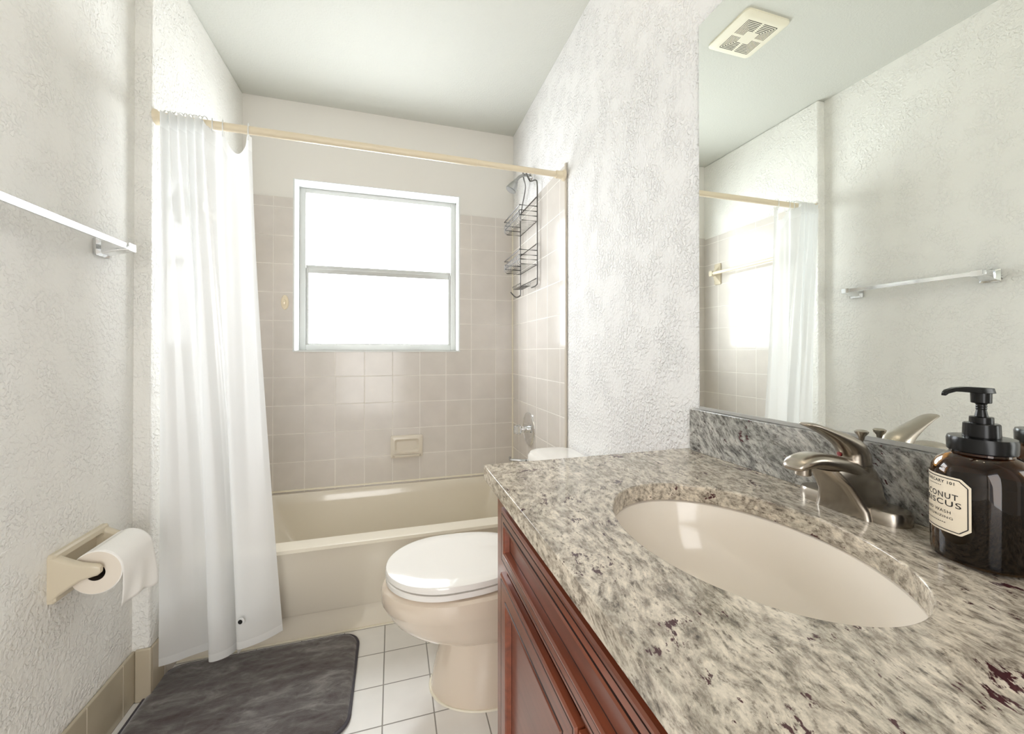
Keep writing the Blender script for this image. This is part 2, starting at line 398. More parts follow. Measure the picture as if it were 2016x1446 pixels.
bm = B(); lathe(bm, (tx1 - .28, 2.10, .0755), (0, 0, 1), [(0, .03), (.003, .028), (.003, .01)]); obj('tub_drain', bm, 'chrome', tub)

# ------------------------------------------------------------------ soap dish, hook, grab bar, shower fittings
sd = empty('soap_dish', (.08, YB - .007, .59), 'bone ceramic soap dish set in the back wall tile above the tub', 'soap dish')
sx0, sx1, sz0, sz1, sy = -.010, .172, .526, .655, YB - .007
def xz(x0, x1, z0, z1, r, y, n=4): return [(p[0], y, p[1]) for p in rrect(x0, x1, z0, z1, r, 0, n)]
bm = B()
loft(bm, [xz(sx0, sx1, sz0, sz1, .008, sy), xz(sx0, sx1, sz0, sz1, .008, sy - .012), xz(sx0 + .006, sx1 - .006, sz0 + .006, sz1 - .006, .008, sy - .017),
          xz(sx0 + .022, sx1 - .022, sz0 + .03, sz1 - .022, .012, sy - .018), xz(sx0 + .034, sx1 - .034, sz0 + .040, sz1 - .036, .012, sy - .003)])
obj('dish_body', bm, 'dish_glaze', sd)
bm = B()
pr = [(0, 0), (.045, 0), (.052, .012), (.046, .014), (.038, .010), (0, .010)]
rs = []
for x, k in ((sx0 + .012, .45), (sx0 + .024, .85), (sx0 + .05, 1.), (sx1 - .05, 1.), (sx1 - .024, .85), (sx1 - .012, .45)):
    rs.append([(x, sy - .010 - a * k, sz0 + .010 + b) for a, b in pr])
loft(bm, rs); obj('dish_lip', bm, 'dish_glaze', sd, bevel=.003)
hk = empty('adhesive_hook', (-.561, YB - .007, 1.412), 'small oval cream hook stuck on the tile left of the window', 'hook')
def xzel(cx, cz, a, b, y, n=28): return [(cx + a * math.cos(2 * PI * i / n), y, cz + b * math.sin(2 * PI * i / n)) for i in range(n)]
bm = B(); hy = YB - .007; loft(bm, [xzel(-.561, 1.412, .0185, .040, hy), xzel(-.561, 1.412, .0185, .040, hy - .004), xzel(-.561, 1.412, .015, .036, hy - .007)]); obj('hook_plate', bm, 'ivory', hk)
bm = B(); tube(bm, smooth_path([(-.561, hy - .006, 1.424), (-.561, hy - .012, 1.41), (-.561, hy - .022, 1.402), (-.561, hy - .026, 1.412)]), [.004] * 19, 8); obj('hook_prong', bm, 'ivory', hk)

gb = empty('towel_bar', (XL + .006, 2.0, 1.69), 'cream ceramic towel bar on the alcove tile, seen only in the mirror', 'towel bar')
bm = B()
for y in (2.305,): loft(bm, [[(XL + .006 + d, p[0], p[1]) for p in rrect(y - hw, y + hw, 1.695 - hh, 1.695 + hh, .006, 0, 3)] for d, hw, hh in ((0, .028, .075), (.010, .027, .073), (.016, .019, .05), (.04, .012, .018), (.07, .014, .018))])
obj('bar_post', bm, 'bone_ceramic', gb)
bm = B()
for y in (1.80,): loft(bm, [[(XL + .006 + d, p[0], p[1]) for p in rrect(y - hw, y + hw, 1.695 - hh, 1.695 + hh, .006, 0, 3)] for d, hw, hh in ((0, .028, .075), (.010, .027, .073), (.016, .019, .05), (.04, .012, .018), (.07, .014, .018))])
obj('bar_post', bm, 'bone_ceramic', gb)
bm = B(); cyl(bm, (XL + .062, 1.795, 1.695), (XL + .062, 2.318, 1.695), .011); obj('bar_rail', bm, 'ivory', gb, bevel=.003)

TX = XR - .006
va = empty('shower_valve', (TX, 2.118, .712), 'round chrome shower valve with a clear knob on the right tile wall', 'shower valve')
bm = B(); lathe(bm, (TX, 2.118, .712), (-1, 0, 0), [(0, .093), (.006, .092), (.011, .084), (.0115, .080), (.009, .076), (.012, .06), (.016, .03)], 48); obj('escutcheon', bm, 'chrome', va)
bm = B(); lathe(bm, (TX - .012, 2.118, .712), (-1, 0, 0), [(0, .018), (.034, .018), (.034, .012), (.040, .012)], 28); obj('valve_stem', bm, 'chrome', va)
bm = B(); lathe(bm, (TX - .050, 2.118, .712), (-1, 0, 0), [(0, .018), (.004, .026), (.022, .028), (.034, .022), (.038, .008)], 10); obj('valve_knob', bm, 'clear', va, smooth=False, label='clear faceted knob')

sh = empty('wall_shower', (XR, 2.105, 2.12), 'small chrome shower head on a bent arm high on the right wall', 'shower head')
bm = B(); lathe(bm, (XR, 2.105, 2.12), (-1, 0, 0), [(0, .03), (.004, .029), (.010, .014)], 28); obj('arm_flange', bm, 'chrome', sh)
apth = smooth_path([(XR - .002, 2.105, 2.12), (XR - .03, 2.105, 2.125), (XR - .065, 2.105, 2.112), (XR - .088, 2.105, 2.085)])
bm = B(); tube(bm, apth, .0085, 12); obj('shower_arm', bm, 'dull_chrome', sh)
hd = Vector((-.48, 0, -.88)).normalized()
bm = B(); lathe(bm, Vector((XR - .084, 2.105, 2.092)), hd, [(0, .010), (.01, .014), (.018, .013), (.022, .018), (.040, .024), (.066, .031), (.070, .030)], 12); head = obj('spray_head', bm, 'dull_chrome', sh)
bm = B(); lathe(bm, Vector((XR - .084, 2.105, 2.092)) + hd * .0695, hd, [(0, .026), (.002, .026)], 24); obj('spray_face', bm, 'clear', head, label='pale spray face')

cd = empty('shower_caddy', (.715, 2.09, 1.49), 'dark wire shower caddy with two baskets hanging from the shower arm', 'shower caddy')
CY0, CY1, CXW, CXF = 1.950, 2.235, .718, .622
bm = B(); r = .0036
tube(bm, smooth_path([(.700, 2.082, 2.150), (.705, 2.078, 2.115), (CXW, 2.06, 2.075), (CXW, 1.975, 2.045), (CXW, CY0, 2.01), (CXW, CY0, 1.9), (CXW, CY0, 1.7), (CXW, CY0, 1.52), (CXW, 1.965, 1.492), (CXW, 2.04, 1.49)]), r)
tube(bm, smooth_path([(.700, 2.132, 2.150), (.705, 2.134, 2.115), (CXW, 2.145, 2.07), (CXW, 2.205, 1.985), (CXW, CY1, 1.92), (CXW, CY1, 1.85), (CXW, CY1, 1.7), (CXW, CY1, 1.50), (CXW - .006, CY1, 1.47), (CXW - .03, CY1 + .004, 1.464), (CXW - .058, CY1 + .006, 1.492)]), r)
tube(bm, smooth_path([(.700, 2.082, 2.150), (.698, 2.105, 2.158), (.700, 2.132, 2.150)]), r)
for z in (1.950, 1.705): tube(bm, [(CXW, CY0 - .006, z), (CXW, CY1 + .006, z)], r)
obj('caddy_frame', bm, 'wire', cd)
def basket(zf, rails, floorn):
    bm = B()
    for z in rails:
        tube(bm, [(CXW, CY0 + .002, z), (CXF + .006, CY0 + .002, z), (CXF, CY0 + .008, z), (CXF, CY1 - .008, z), (CXF + .006, CY1 - .002, z), (CXW, CY1 - .002, z)], .0028, 6)
    tube(bm, [(CXW, CY0, zf), (CXW, CY1, zf)], .0026, 6)
    for i in range(floorn):
        y = CY0 + .012 + (CY1 - CY0 - .024) * i / (floorn - 1)
        tube(bm, [(CXW, y, zf), (CXF + .012, y, zf), (CXF + .003, y, zf + .008), (CXF, y, rails[0]), (CXF, y, rails[1])], .0014, 5)
    for y in (CY0 + .002, CY1 - .002): tube(bm, [(CXW, y, zf), (CXF + .012, y, zf), (CXF, y, zf + .01), (CXF, y, rails[1])], .0016, 5)
    return bm
for zf, rails in ((1.822, (1.847, 1.872)), (1.596, (1.620, 1.643))):
    bk = obj('wire_basket', basket(zf, rails, 12), 'wire', cd)
    bm = B(); z = rails[1] + .026
    tube(bm, [(CXW, CY0, z), (CXF, CY0 + .001, z), (CXF - .002, CY1, z - .004), (CXF + .03, CY1, z - .004)], .0030, 6); obj('guard_rail', bm, 'wire', bk)
bm = B()
tube(bm, [(CXW, CY0, 1.526), (CXW, CY1, 1.526)], r)
for i in range(7):
    y = 2.05 + .022 * i; tube(bm, [(CXW, y, 1.526), (CXW - .004, y, 1.50), (CXW - .06, y, 1.498), (CXW - .064, y, 1.512)], .0015, 5)
for x, z in ((CXW - .062, 1.512), (CXW - .03, 1.499)): tube(bm, [(x, 2.045, z), (x, 2.19, z)], .002, 5)
obj('soap_tray', bm, 'wire', cd)

# ------------------------------------------------------------------ curtain rod, rings, curtain
RY, RZ = 1.632, 1.930
rod = empty('shower_curtain_rod', (0, RY, RZ), 'ivory tension rod spanning the tub alcove above the white curtain', 'curtain rod')
def rz(x): return RZ + .004 - .008 * (x - XL) / (XR - XL) + (.0 if x > 0 else 0)
bm = B(); cyl(bm, (XL + .004, RY, rz(XL)), (.335, RY, rz(.335)), .0142); obj('rod_tube', bm, 'ivory', rod, bevel=.0015)
bm = B(); cyl(bm, (.32, RY, rz(.32)), (XR - .010, RY, rz(XR)), .0122); obj('rod_tube', bm, 'ivory', rod)
for x, s in ((XL, 1), (XR - .009, -1)):
    bm = B(); lathe(bm, (x, RY, rz(x)), (s, 0, 0), [(0, .025), (.006, .024), (.014, .0175), (.040, .0165), (.042, .0155)], 28); obj('end_cap', bm, 'ivory', rod)
RINGX = [-.730 + .0138 * i for i in range(9)] + [-.603, -.570, -.493]
ring0 = None
for i, x in enumerate(RINGX):
    if ring0 is None:
        bm = B(); tube(bm, [(0.002 * math.sin(a), .021 * math.sin(a), .003 + .031 * math.cos(a) - .008) for a in [2 * PI * k / 24 for k in range(24)]], .0017, 6, close=True)
        o = ring0 = obj('curtain_ring', bm, 'vinyl_hem', origin=(0, 0, 0))
    else:
        o = ring0.copy(); COL.objects.link(o)
    o.location = (x, RY - (.006 if i < 9 else 0), rz(x) - .004); o.rotation_euler = (0, 0, random.uniform(-.15, .15) + (.45 if i > 8 else 0))
    lab = 'white curtain ring bunched with its neighbours at the left end of the rod' if i < 9 else \
        ('white curtain ring third from the right end of the curtain', 'white curtain ring second from the right, left of the sagging gap', 'white curtain ring holding the right edge of the curtain')[i - 9]
    tag(o, lab, 'curtain ring', 'curtain rings on the rod' if i < 9 else None)

def poly(pts, n):
    """resample a smooth path by arc length"""
    P = smooth_path([(p[0], p[1], 0) for p in pts], 14); L = [0]
    for a, b in zip(P, P[1:]): L.append(L[-1] + (b - a).length)
    out = []; k = 0
    for i in range(n):
        s = L[-1] * i / (n - 1)
        while k < len(L) - 2 and L[k + 1] < s: k += 1
        f = (s - L[k]) / max(1e-9, L[k + 1] - L[k]); out.append(P[k].lerp(P[k + 1], min(1, f)))
    return out
topp = [(-.738, 1.604)]
for i in range(11): topp.append((-.731 + .0120 * i, 1.584 if i % 2 == 0 else 1.610))
topp += [(-.603, 1.600), (-.592, 1.632), (-.572, 1.622), (-.555, 1.636), (-.53, 1.645), (-.505, 1.640), (-.494, 1.622), (-.484, 1.638)]
botp = [(-.757, 1.650), (-.72, 1.655), (-.68, 1.668), (-.64, 1.684), (-.60, 1.702), (-.586, 1.700), (-.592, 1.66), (-.605, 1.622), (-.590, 1.612), (-.562, 1.622), (-.540, 1.645),
        (-.522, 1.690), (-.512, 1.672), (-.520, 1.620), (-.505, 1.606), (-.46, 1.622), (-.42, 1.640), (-.386, 1.660)]
NC, NR = 260, 70
tp, bp = poly(topp, NC), poly(botp, NC)
cur = empty('shower_curtain', (-.57, RY, .08), 'white vinyl shower curtain bunched at the left end of the rod', 'shower curtain')
bm = B(); grid = []
def fold_u(i):  # ring spacing at the sagging end
    return i / (NC - 1)
for j in range(NR + 1):
    v = j / NR; row = []
    for i in range(NC):
        s = i / (NC - 1); a, b = tp[i], bp[i]
        w = v ** .8; w = w * w * (3 - 2 * w) * .55 + v * .45
        x = a.x + (b.x - a.x) * (w * (1 - s) + (v ** 1.35) * s); y = a.y + (b.y - a.y) * w
        # extra fine pleats that fade towards the hem
        y += .004 * math.sin(s * 74) * (1 - v) ** 2 * min(1, v * 8) + .004 * math.sin(s * 21 + v * 5) * v
        x += .003 * math.sin(v * 9 + s * 15) * v * (1 - v)
        top = rz(x) - .022 + .024 * max(0, min(1, (-.606 - a.x) / .012))
        if a.x > -.572: 
            q = (a.x + .568) / (.568 - .494); q = max(0, min(1, q)); top -= .062 * math.sin(PI * q) ** .8 * 1.0
        hem = .076 + (.002 if s > .35 else 0) + .030 * max(0, min(1, (s - .74) / .02)) + .006 * max(0, s - .76) / .24
        z = top + (hem - top) * v
        row.append(bm.verts.new((x, y, z)))
    grid.append(row)
for j in range(NR):
    for i in range(NC - 1):
        f = bm.faces.new((grid[j][i], grid[j][i + 1], grid[j + 1][i + 1], grid[j + 1][i]))
        f.material_index = 1 if j < 2 or j >= NR - 1 else 0
o = obj('curtain_sheet', bm, ['vinyl', 'vinyl_hem'], cur, recalc=False)
bm = B(); lathe(bm, (-.500, 1.5965, .213), (-.25, -.97, 0), [(0, .0125), (.002, .0125), (.0035, .010)], 24); mg = obj('magnet_disc', bm, 'vinyl_hem', cur, label='clear magnet pocket')
bm = B(); lathe(bm, (-.5005, 1.5925, .213), (-.25, -.97, 0), [(0, .0072), (.002, .0072)], 18); obj('magnet', bm, 'dark', mg, label='dark round magnet')

# ------------------------------------------------------------------ toilet
TY = 1.392
toi = empty('toilet', (.43, TY, 0), 'biscuit toilet with its white lid closed, between the tub and the vanity', 'toilet')
def egg(xf, xb, hw, z, n=56, dome=0., pw=2.0, cxk=.42):
    xm = xf + (xb - xf) * cxk if xb - xf < .6 else xf + .25
    out = []
    for i in range(n):
        a = 2 * PI * i / n; c, s = math.cos(a), math.sin(a)
        if c < 0: x = xm + (xm - xf) * c; y = s
        else:
            x = xm + (xb - xm) * (abs(c) ** .75); y = math.copysign(abs(s) ** .85, s)
        out.append((x, TY + hw * y, z))
    return out
bm = B()
body = [(.126, .60, .148, 0), (.128, .60, .148, .012), (.134, .60, .145, .05), (.148, .60, .136, .11), (.164, .60, .128, .175), (.164, .59, .130, .200), (.130, .58, .142, .209),
        (.075, .565, .153, .220), (.034, .55, .163, .238), (.002, .54, .172, .266), (-.020, .53, .180, .300), (-.029, .52, .185, .318), (-.034, .52, .188, .326), (-.035, .52, .188, .358), (-.030, .52, .186, .374), (-.020, .52, .178, .382), (-.008, .52, .168, .3835)]
loft(bm, [egg(*b, cxk=.45) for b in body])
obj('bowl', bm, 'porcelain', toi)
bm = B()
loft(bm, [egg(xf, .455, hw, z) for xf, hw, z in ((.010, .150, .3835), (.010, .150, .3885), (-.017, .177, .3888), (-.021, .180, .391), (-.021, .180, .4035), (-.018, .178, .4065), (.010, .150, .4068), (.010, .150, .4110))])
obj('seat', bm, 'seat', toi)
bm = B()
loft(bm, [egg(xf, .46, hw, z) for xf, hw, z in ((.010, .150, .4105), (-.018, .178, .4112), (-.022, .182, .4145), (-.022, .182, .4255), (-.019, .180, .4310), (-.012, .174, .4330), (.03, .135, .4334), (.12, .06, .4336))])
obj('lid', bm, 'seat', toi, label='glossy white closed lid')
bm = B(); box(bm, .440, .475, TY - .09, TY + .09, .386, .424); obj('hinge', bm, 'seat', toi, bevel=.006)
bm = B()
loft(bm, [rrect(.565, .728, TY - .185, TY + .185, .05, .375, 8), rrect(.555, .730, TY - .192, TY + .192, .05, .42, 8), rrect(.540, .730, TY - .20, TY + .20, .05, .60, 8), rrect(.535, .730, TY - .205, TY + .205, .05, .695, 8)])
obj('tank', bm, 'porcelain', toi)
bm = B()
loft(bm, [rrect(.528, .733, TY - .212, TY + .212, .075, .696, 10), rrect(.526, .734, TY - .214, TY + .214, .075, .705, 10), rrect(.527, .733, TY - .213, TY + .213, .075, .722, 10), rrect(.535, .728, TY - .205, TY + .205, .072, .734, 10), rrect(.555, .71, TY - .18, TY + .18, .06, .739, 10)])
obj('tank_lid', bm, 'seat', toi)
bm = B()
lathe(bm, (.540, TY + .165, .688), (-1, 0, 0), [(0, .014), (.012, .013), (.016, .009)], 20)
tube(bm, smooth_path([(.526, TY + .165, .693), (.500, TY + .178, .697), (.460, TY + .188, .699)]), [.008, .008, .0075, .007, .006, .0055, .005, .005, .005, .005, .005, .005, .006], 10)
cyl(bm, (.462, TY + .188, .697), (.462, TY + .188, .712), .0035, .005, 12)
obj('flush_lever', bm, 'dull_chrome', toi)
bm = B(); loft(bm, [egg(.120, .60, .153, 0.0005, cxk=.45), egg(.122, .60, .151, .005, cxk=.45)]); obj('base_caulk', bm, 'grout', toi, label='cream caulk line around the foot')

# ------------------------------------------------------------------ vanity cabinet
CYF, CYN = .836, -.02           # far and near end of the cabinet
van = empty('vanity_cabinet', (.47, .41, 0), 'cherry red wooden vanity cabinet with framed fronts under the granite top', 'cabinet')
bm = B()
for a, b in ((CYN, CYN + .016), (CYF - .018, CYF - .002)): box(bm, .234, XR - .004, a, b, .10, CT - .031)
box(bm, .234, XR - .004, CYN + .016, CYF - .018, .10, .116); box(bm, XR - .012, XR - .004, CYN + .016, CYF - .018, .116, CT - .031)
box(bm, .29, XR - .01, CYN + .004, CYF - .006, 0, .10); obj('body', bm, 'cherry', van, smooth=False)
bm = B(); XF = .217
DY0, DY1, DY2 = .772, .428, .424
box(bm, XF, .234, DY0 - .012, CYF, .10, CT - .031); box(bm, XF, .234, CYN, .075, .10, CT - .031)
box(bm, XF, .234, .075, DY0 - .012, .838, CT - .031); box(bm, XF, .234, .075, DY0 - .012, .705, .732); box(bm, XF, .234, .075, DY0 - .012, .10, .13)
box(bm, XF, .234, .412, .440, .13, .705)
obj('face_frame', bm, 'cherry', van, bevel=.0015)
def front(name, ya, yb, za, zb, w, raised):
    """framed front: nested rectangles stepping in X"""
    bm = B()
    st = [(0, XF, 0), (0, XF - .0095, 0), (.003, XF - .012, 0), (.007, XF - .012, 0), (.0075, XF - .0102, 1), (.009, XF - .0102, 1), (.0095, XF - .012, 1), (w - .010, XF - .012, 0), (w - .0095, XF - .0105, 1), (w - .008, XF - .0105, 1), (w - .0075, XF - .0128, 1),
          (w - .003, XF - .0138, 0), (w, XF - .0115, 0), (w + .0015, XF - .002, 0), (w + .003, XF - .0015, 1), (w + .0035, XF - .0015, 2)]
    rings = []
    for ins, x, mi in st:
        rings.append([bm.verts.new(p) for p in ((x, yb + ins, za + ins), (x, ya - ins, za + ins), (x, ya - ins, zb - ins), (x, yb + ins, zb - ins))])
    for k, (a, b) in enumerate(zip(rings, rings[1:])):
        for i in range(4):
            f = bm.faces.new((a[i], a[(i + 1) % 4], b[(i + 1) % 4], b[i])); f.material_index = st[k + 1][2]
    bm.faces.new(rings[-1]).material_index = 2
    bm.faces.new(rings[0][::-1])
    return obj(name, bm, ['cherry', 'glaze', 'cherry_panel'], van, smooth=False)
front('drawer_front', DY0 - .004, .06, .728, .834, .030, False)
front('door', DY0, DY1, .118, .704, .046, False)
front('door', DY2, .06, .118, .704, .046, False)

# ------------------------------------------------------------------ granite top with the oval cut-out, splash, sink
SXC, SYC, SA, SB = .453, .442, .148, .1975
def ellipse(a, b, z, n=96): return [(SXC + a * math.cos(2 * PI * i / n), SYC + b * math.sin(2 * PI * i / n), z) for i in range(n)]
ctX0, ctX1, ctY0, ctY1 = .190, XR - .002, -.04, .852
def rect_ray(z, n=96):
    out = []
    for i in range(n):
        a = 2 * PI * i / n; c, s = math.cos(a), math.sin(a); k = 1e9
        if c > 1e-9: k = min(k, (ctX1 - SXC) / c)
        if c < -1e-9: k = min(k, (ctX0 - SXC) / c)
        if s > 1e-9: k = min(k, (ctY1 - SYC) / s)
        if s < -1e-9: k = min(k, (ctY0 - SYC) / s)
        out.append([SXC + c * k, SYC + s * k, z])
    for cx in (ctX0, ctX1):
        for cy in (ctY0, ctY1):
            j = min(range(n), key=lambda q: (out[q][0] - cx) ** 2 + (out[q][1] - cy) ** 2); out[j][0] = cx; out[j][1] = cy
    return out
bm = B(); zt, zb = CT, CT - .030
R = loft(bm, [ellipse(SA, SB, zb), rect_ray(zb), rect_ray(zt - .0022), [[SXC + (p[0] - SXC) * 1., p[1], zt] for p in rect_ray(zt)], ellipse(SA + .002, SB + .002, zt), ellipse(SA, SB, zt - .002), ellipse(SA, SB, zb)], False, False)
bmesh.ops.remove_doubles(bm, verts=bm.verts[:], dist=1e-6)
ct = obj('countertop', bm, 'granite', origin=(SXC, SYC, CT), bevel=.0008)
tag(ct, 'speckled cream and grey granite vanity top with an oval sink cut-out', 'countertop')
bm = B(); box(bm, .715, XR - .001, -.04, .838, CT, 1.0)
bs = obj('backsplash', bm, 'granite_splash_shaded', origin=(.72, .44, CT), bevel=.0012)
tag(bs, 'grey speckled granite backsplash strip under the mirror, darkened for its shade', 'backsplash')
sink = empty('sink_basin', (SXC, SYC, CT - .16), 'oval white undermount sink basin set in the granite top', 'sink')
bm = B()
prof = [(1.10, -.0305), (1.045, -.0305), (1.01, -.034), (.985, -.046), (.955, -.07), (.90, -.10), (.80, -.130), (.62, -.150), (.40, -.160), (.15, -.164)]
loft(bm, [ellipse(SA * k, SB * k, CT + h) for k, h in prof] , False, True)
outer = [(.15, -.174), (.42, -.170), (.66, -.158), (.85, -.135), (.96, -.10), (1.02, -.06), (1.06, -.044), (1.10, -.042)]
loft(bm, [ellipse(SA * k, SB * k, CT + h) for k, h in outer] + [ellipse(SA * 1.10, SB * 1.10, CT - .0305)], True, False)
bmesh.ops.remove_doubles(bm, verts=bm.verts[:], dist=1e-6)
obj('bowl', bm, 'sink', sink)
bm = B(); lathe(bm, (SXC, SYC, CT - .164), (0, 0, 1), [(0, .022), (.0025, .021), (.0025, .015), (.005, .014), (.006, .004)], 28); obj('drain', bm, 'nickel', sink)

# ------------------------------------------------------------------ faucet
FX, FY = .690, .444
fa = empty('faucet', (FX, FY, CT), 'brushed nickel single lever faucet behind the oval sink', 'faucet')
def stad(x0, x1, y0, y1, z, n=10): return rrect(x0, x1, y0, y1, (x1 - x0) / 2 - .0005, z, n)
bm = B()
loft(bm, [stad(.662, .713, .374, .524, CT), stad(.662, .713, .374, .524, CT + .015), stad(.664, .711, .376, .522, CT + .0185), stad(.670, .706, .384, .514, CT + .0205)])
obj('base_plate', bm, 'nickel', fa)
def sect(c, t, hw, hh, n=20, pw=.8):
    """section across a path in the XZ plane: half width hw in Y, half height hh"""
    t = Vector(t).normalized(); up = Vector((t.z, 0, -t.x));
    if up.z < 0: up = -up
    out = []
    for i in range(n):
        a = 2 * PI * i / n; cc, ss = math.cos(a), math.sin(a)
        out.append(Vector(c) + Vector((0, 1, 0)) * (hw * math.copysign(abs(cc) ** pw, cc)) + up * (hh * math.copysign(abs(ss) ** pw, ss)))
    return out
def sweep(bm, data, n=20, pw=.8):
    P = smooth_path([(d[0], FY, d[1]) for d in data], 5); W_ = smooth_path([(d[2], d[3], 0) for d in data], 5)
    rings = []
    for i, p in enumerate(P):
        t = P[min(i + 1, len(P) - 1)] - P[max(i - 1, 0)]
        rings.append(sect(p, t, W_[i].x, W_[i].y, n, pw))
    loft(bm, rings)
bm = B()
def yring(x0, x1, hw, z, r): 
    return rrect(x0, x1, FY - hw, FY + hw, min(r, hw - .001, (x1 - x0) / 2 - .001), z, 6)
loft(bm, [yring(.654, .713, .040, CT, .010), yring(.653, .713, .038, CT + .012, .012), yring(.644, .712, .031, CT + .030, .014), yring(.630, .712, .028, CT + .048, .016), yring(.616, .711, .024, CT + .062, .018), yring(.610, .708, .020, CT + .070, .018)])
sweep(bm, [(.706, CT + .036, .022, .016), (.680, CT + .056, .024, .017), (.650, CT + .072, .024, .014), (.615, CT + .082, .022, .012), (.592, CT + .085, .020, .0105), (.572, CT + .082, .0185, .009), (.560, CT + .077, .015, .006), (.557, CT + .074, .009, .003)])
obj('spout', bm, 'nickel', fa)
bm = B(); cyl(bm, (.580, FY, CT + .076), (.580, FY, CT + .064), .0105, .0105, 24); obj('aerator', bm, 'nickel', fa, bevel=.001)
bm = B(); lathe(bm, (.688, FY, CT + .03), (-.06, 0, 1), [(0, .0245), (.030, .0235), (.042, .0228), (.0425, .0215), (.0435, .0215)], 32); obj('valve_body', bm, 'nickel', fa)
bm = B()
sweep(bm, [(.6855, CT + .0745, .0222, .0222), (.6835, CT + .086, .0215, .0215), (.6765, CT + .098, .020, .0175), (.661, CT + .109, .0175, .0125), (.640, CT + .119, .0150, .0085), (.618, CT + .128, .013, .006), (.599, CT + .135, .0115, .0045), (.586, CT + .138, .0095, .003), (.581, CT + .139, .005, .0015)], 28, 1.)
han = obj('lever_handle', bm, 'nickel', fa)
bm = B(); lathe(bm, (.6638, FY + .006, CT + .087), (-1, .25, 0), [(0, .0036), (.0015, .0034), (.002, .001)], 14); obj('temperature_dot', bm, 'red', han, label='small red dot')
bm = B(); lathe(bm, (.709, FY + .004, CT + .015), (0, 0, 1), [(0, .0022), (.090, .0022), (.092, .0035), (.097, .0045), (.102, .0085), (.105, .0092), (.107, .006)], 20); obj('lift_rod', bm, 'nickel', fa)

# ------------------------------------------------------------------ soap bottle
BX, BY, BR = .660, .292, .0425
so = empty('soap_pump_bottle', (BX, BY, CT), 'amber pump bottle with cream label on the granite beside the faucet', 'soap bottle')
bc = (BX, BY, CT)
bm = B()
lathe(bm, bc, (0, 0, 1), [(.0005, .030), (.001, .037), (.004, .0412), (.010, BR), (.098, BR), (.108, .0412), (.117, .0370), (.123, .0310), (.126, .0262), (.136, .0255), (.136, .0235),
                          (.126, .0240), (.121, .0290), (.115, .0345), (.107, .0388), (.098, .0400), (.012, .0400), (.007, .0385), (.005, .034)], 56)
obj('glass_body', bm, 'amber', so)
bm = B(); lathe(bm, bc, (0, 0, 1), [(.0055, .033), (.008, .0383), (.013, .0397), (.095, .0397), (.095, .0390)], 48); obj('liquid', bm, 'soap', so)
bm = B(); lathe(bm, bc, (0, 0, 1), [(.1285, .0270), (.130, .0283), (.142, .0286), (.1455, .0275), (.146, .0150), (.1462, .0150), (.1465, .0155), (.161, .0150), (.162, .0138), (.1622, .0100), (.169, .0098), (.1695, .0090)], 48); cap = obj('cap', bm, 'black', so)
bm = B(); lathe(bm, bc, (0, 0, 1), [(.169, .0058), (.178, .0042), (.179, .0050), (.180, .0042), (.182, .0050), (.183, .0042), (.185, .0052), (.1855, .0085), (.198, .0088)], 24)
vd = Vector((BX, BY, 0)).normalized(); vr = Vector((vd.y, -vd.x, 0)); nd_ = (-vd * .78 - vr * .62).normalized(); ns = Vector((-nd_.y, nd_.x, 0))
top = Vector(bc) + Vector((0, 0, .199))
rr_ = []
for s, hw, h0, h1 in ((-.0115, .004, -.001, .003), (-.008, .0085, -.002, .004), (.0, .0105, -.002, .0045), (.010, .0085, -.002, .005), (.022, .005, -.0005, .0055), (.034, .0038, .000, .0045), (.043, .0032, -.0025, .002), (.046, .0028, -.005, -.001)):
    p = top + nd_ * s; rr_.append([p - ns * hw + Vector((0, 0, h0)), p + ns * hw + Vector((0, 0, h0)), p + ns * hw * .8 + Vector((0, 0, h1)), p - ns * hw * .8 + Vector((0, 0, h1))])
loft(bm, rr_); obj('pump_head', bm, 'black', so, bevel=.0012)
# label, wrapped on the glass
def on_glass(s, z, d):
    """s metres to the right of the label centre, z above worktop, d proud of the glass"""
    ph = -math.radians(60) + s / BR
    n_ = -vd * math.cos(ph) + vr * math.sin(ph)
    return Vector((BX, BY, CT + z)) + n_ * (BR + d)
LW, LZ0, LZ1, LC = .037, .0355, .1005, .008
def oct_strip(bm, hw, z0, z1, c, d, n=40):
    top_, bot_ = [], []
    for i in range(n + 1):
        s = -hw + 2 * hw * i / n; k = max(0, c - (hw - abs(s))); top_.append(bm.verts.new(on_glass(s, z1 - k, d))); bot_.append(bm.verts.new(on_glass(s, z0 + k, d)))
    for i in range(n): bm.faces.new((bot_[i], bot_[i + 1], top_[i + 1], top_[i]))
bm = B(); oct_strip(bm, LW, LZ0, LZ1, LC, .0004); lab = obj('paper_label', bm, 'label', so, recalc=False)
def line(bm, pts, w, d):
    for (s0, z0), (s1, z1) in zip(pts, pts[1:]):
        L = math.hypot(s1 - s0, z1 - z0); k = max(1, int(L / .002)); nx, nz = -(z1 - z0) / L * w / 2, (s1 - s0) / L * w / 2
        for i in range(k):
            a0, a1 = i / k, (i + 1) / k
            q = [(s0 + (s1 - s0) * a, z0 + (z1 - z0) * a) for a in (a0, a1)]
            bm.faces.new([bm.verts.new(on_glass(*p, d)) for p in ((q[0][0] - nx, q[0][1] - nz), (q[1][0] - nx, q[1][1] - nz), (q[1][0] + nx, q[1][1] + nz), (q[0][0] + nx, q[0][1] + nz))])
def octpts(hw, z0, z1, c): return [(-hw + c, z0), (hw - c, z0), (hw, z0 + c), (hw, z1 - c), (hw - c, z1), (-hw + c, z1), (-hw, z1 - c), (-hw, z0 + c), (-hw + c, z0)]
bm = B(); line(bm, octpts(LW - .0026, LZ0 + .0026, LZ1 - .0026, LC - .001), .0010, .0006)
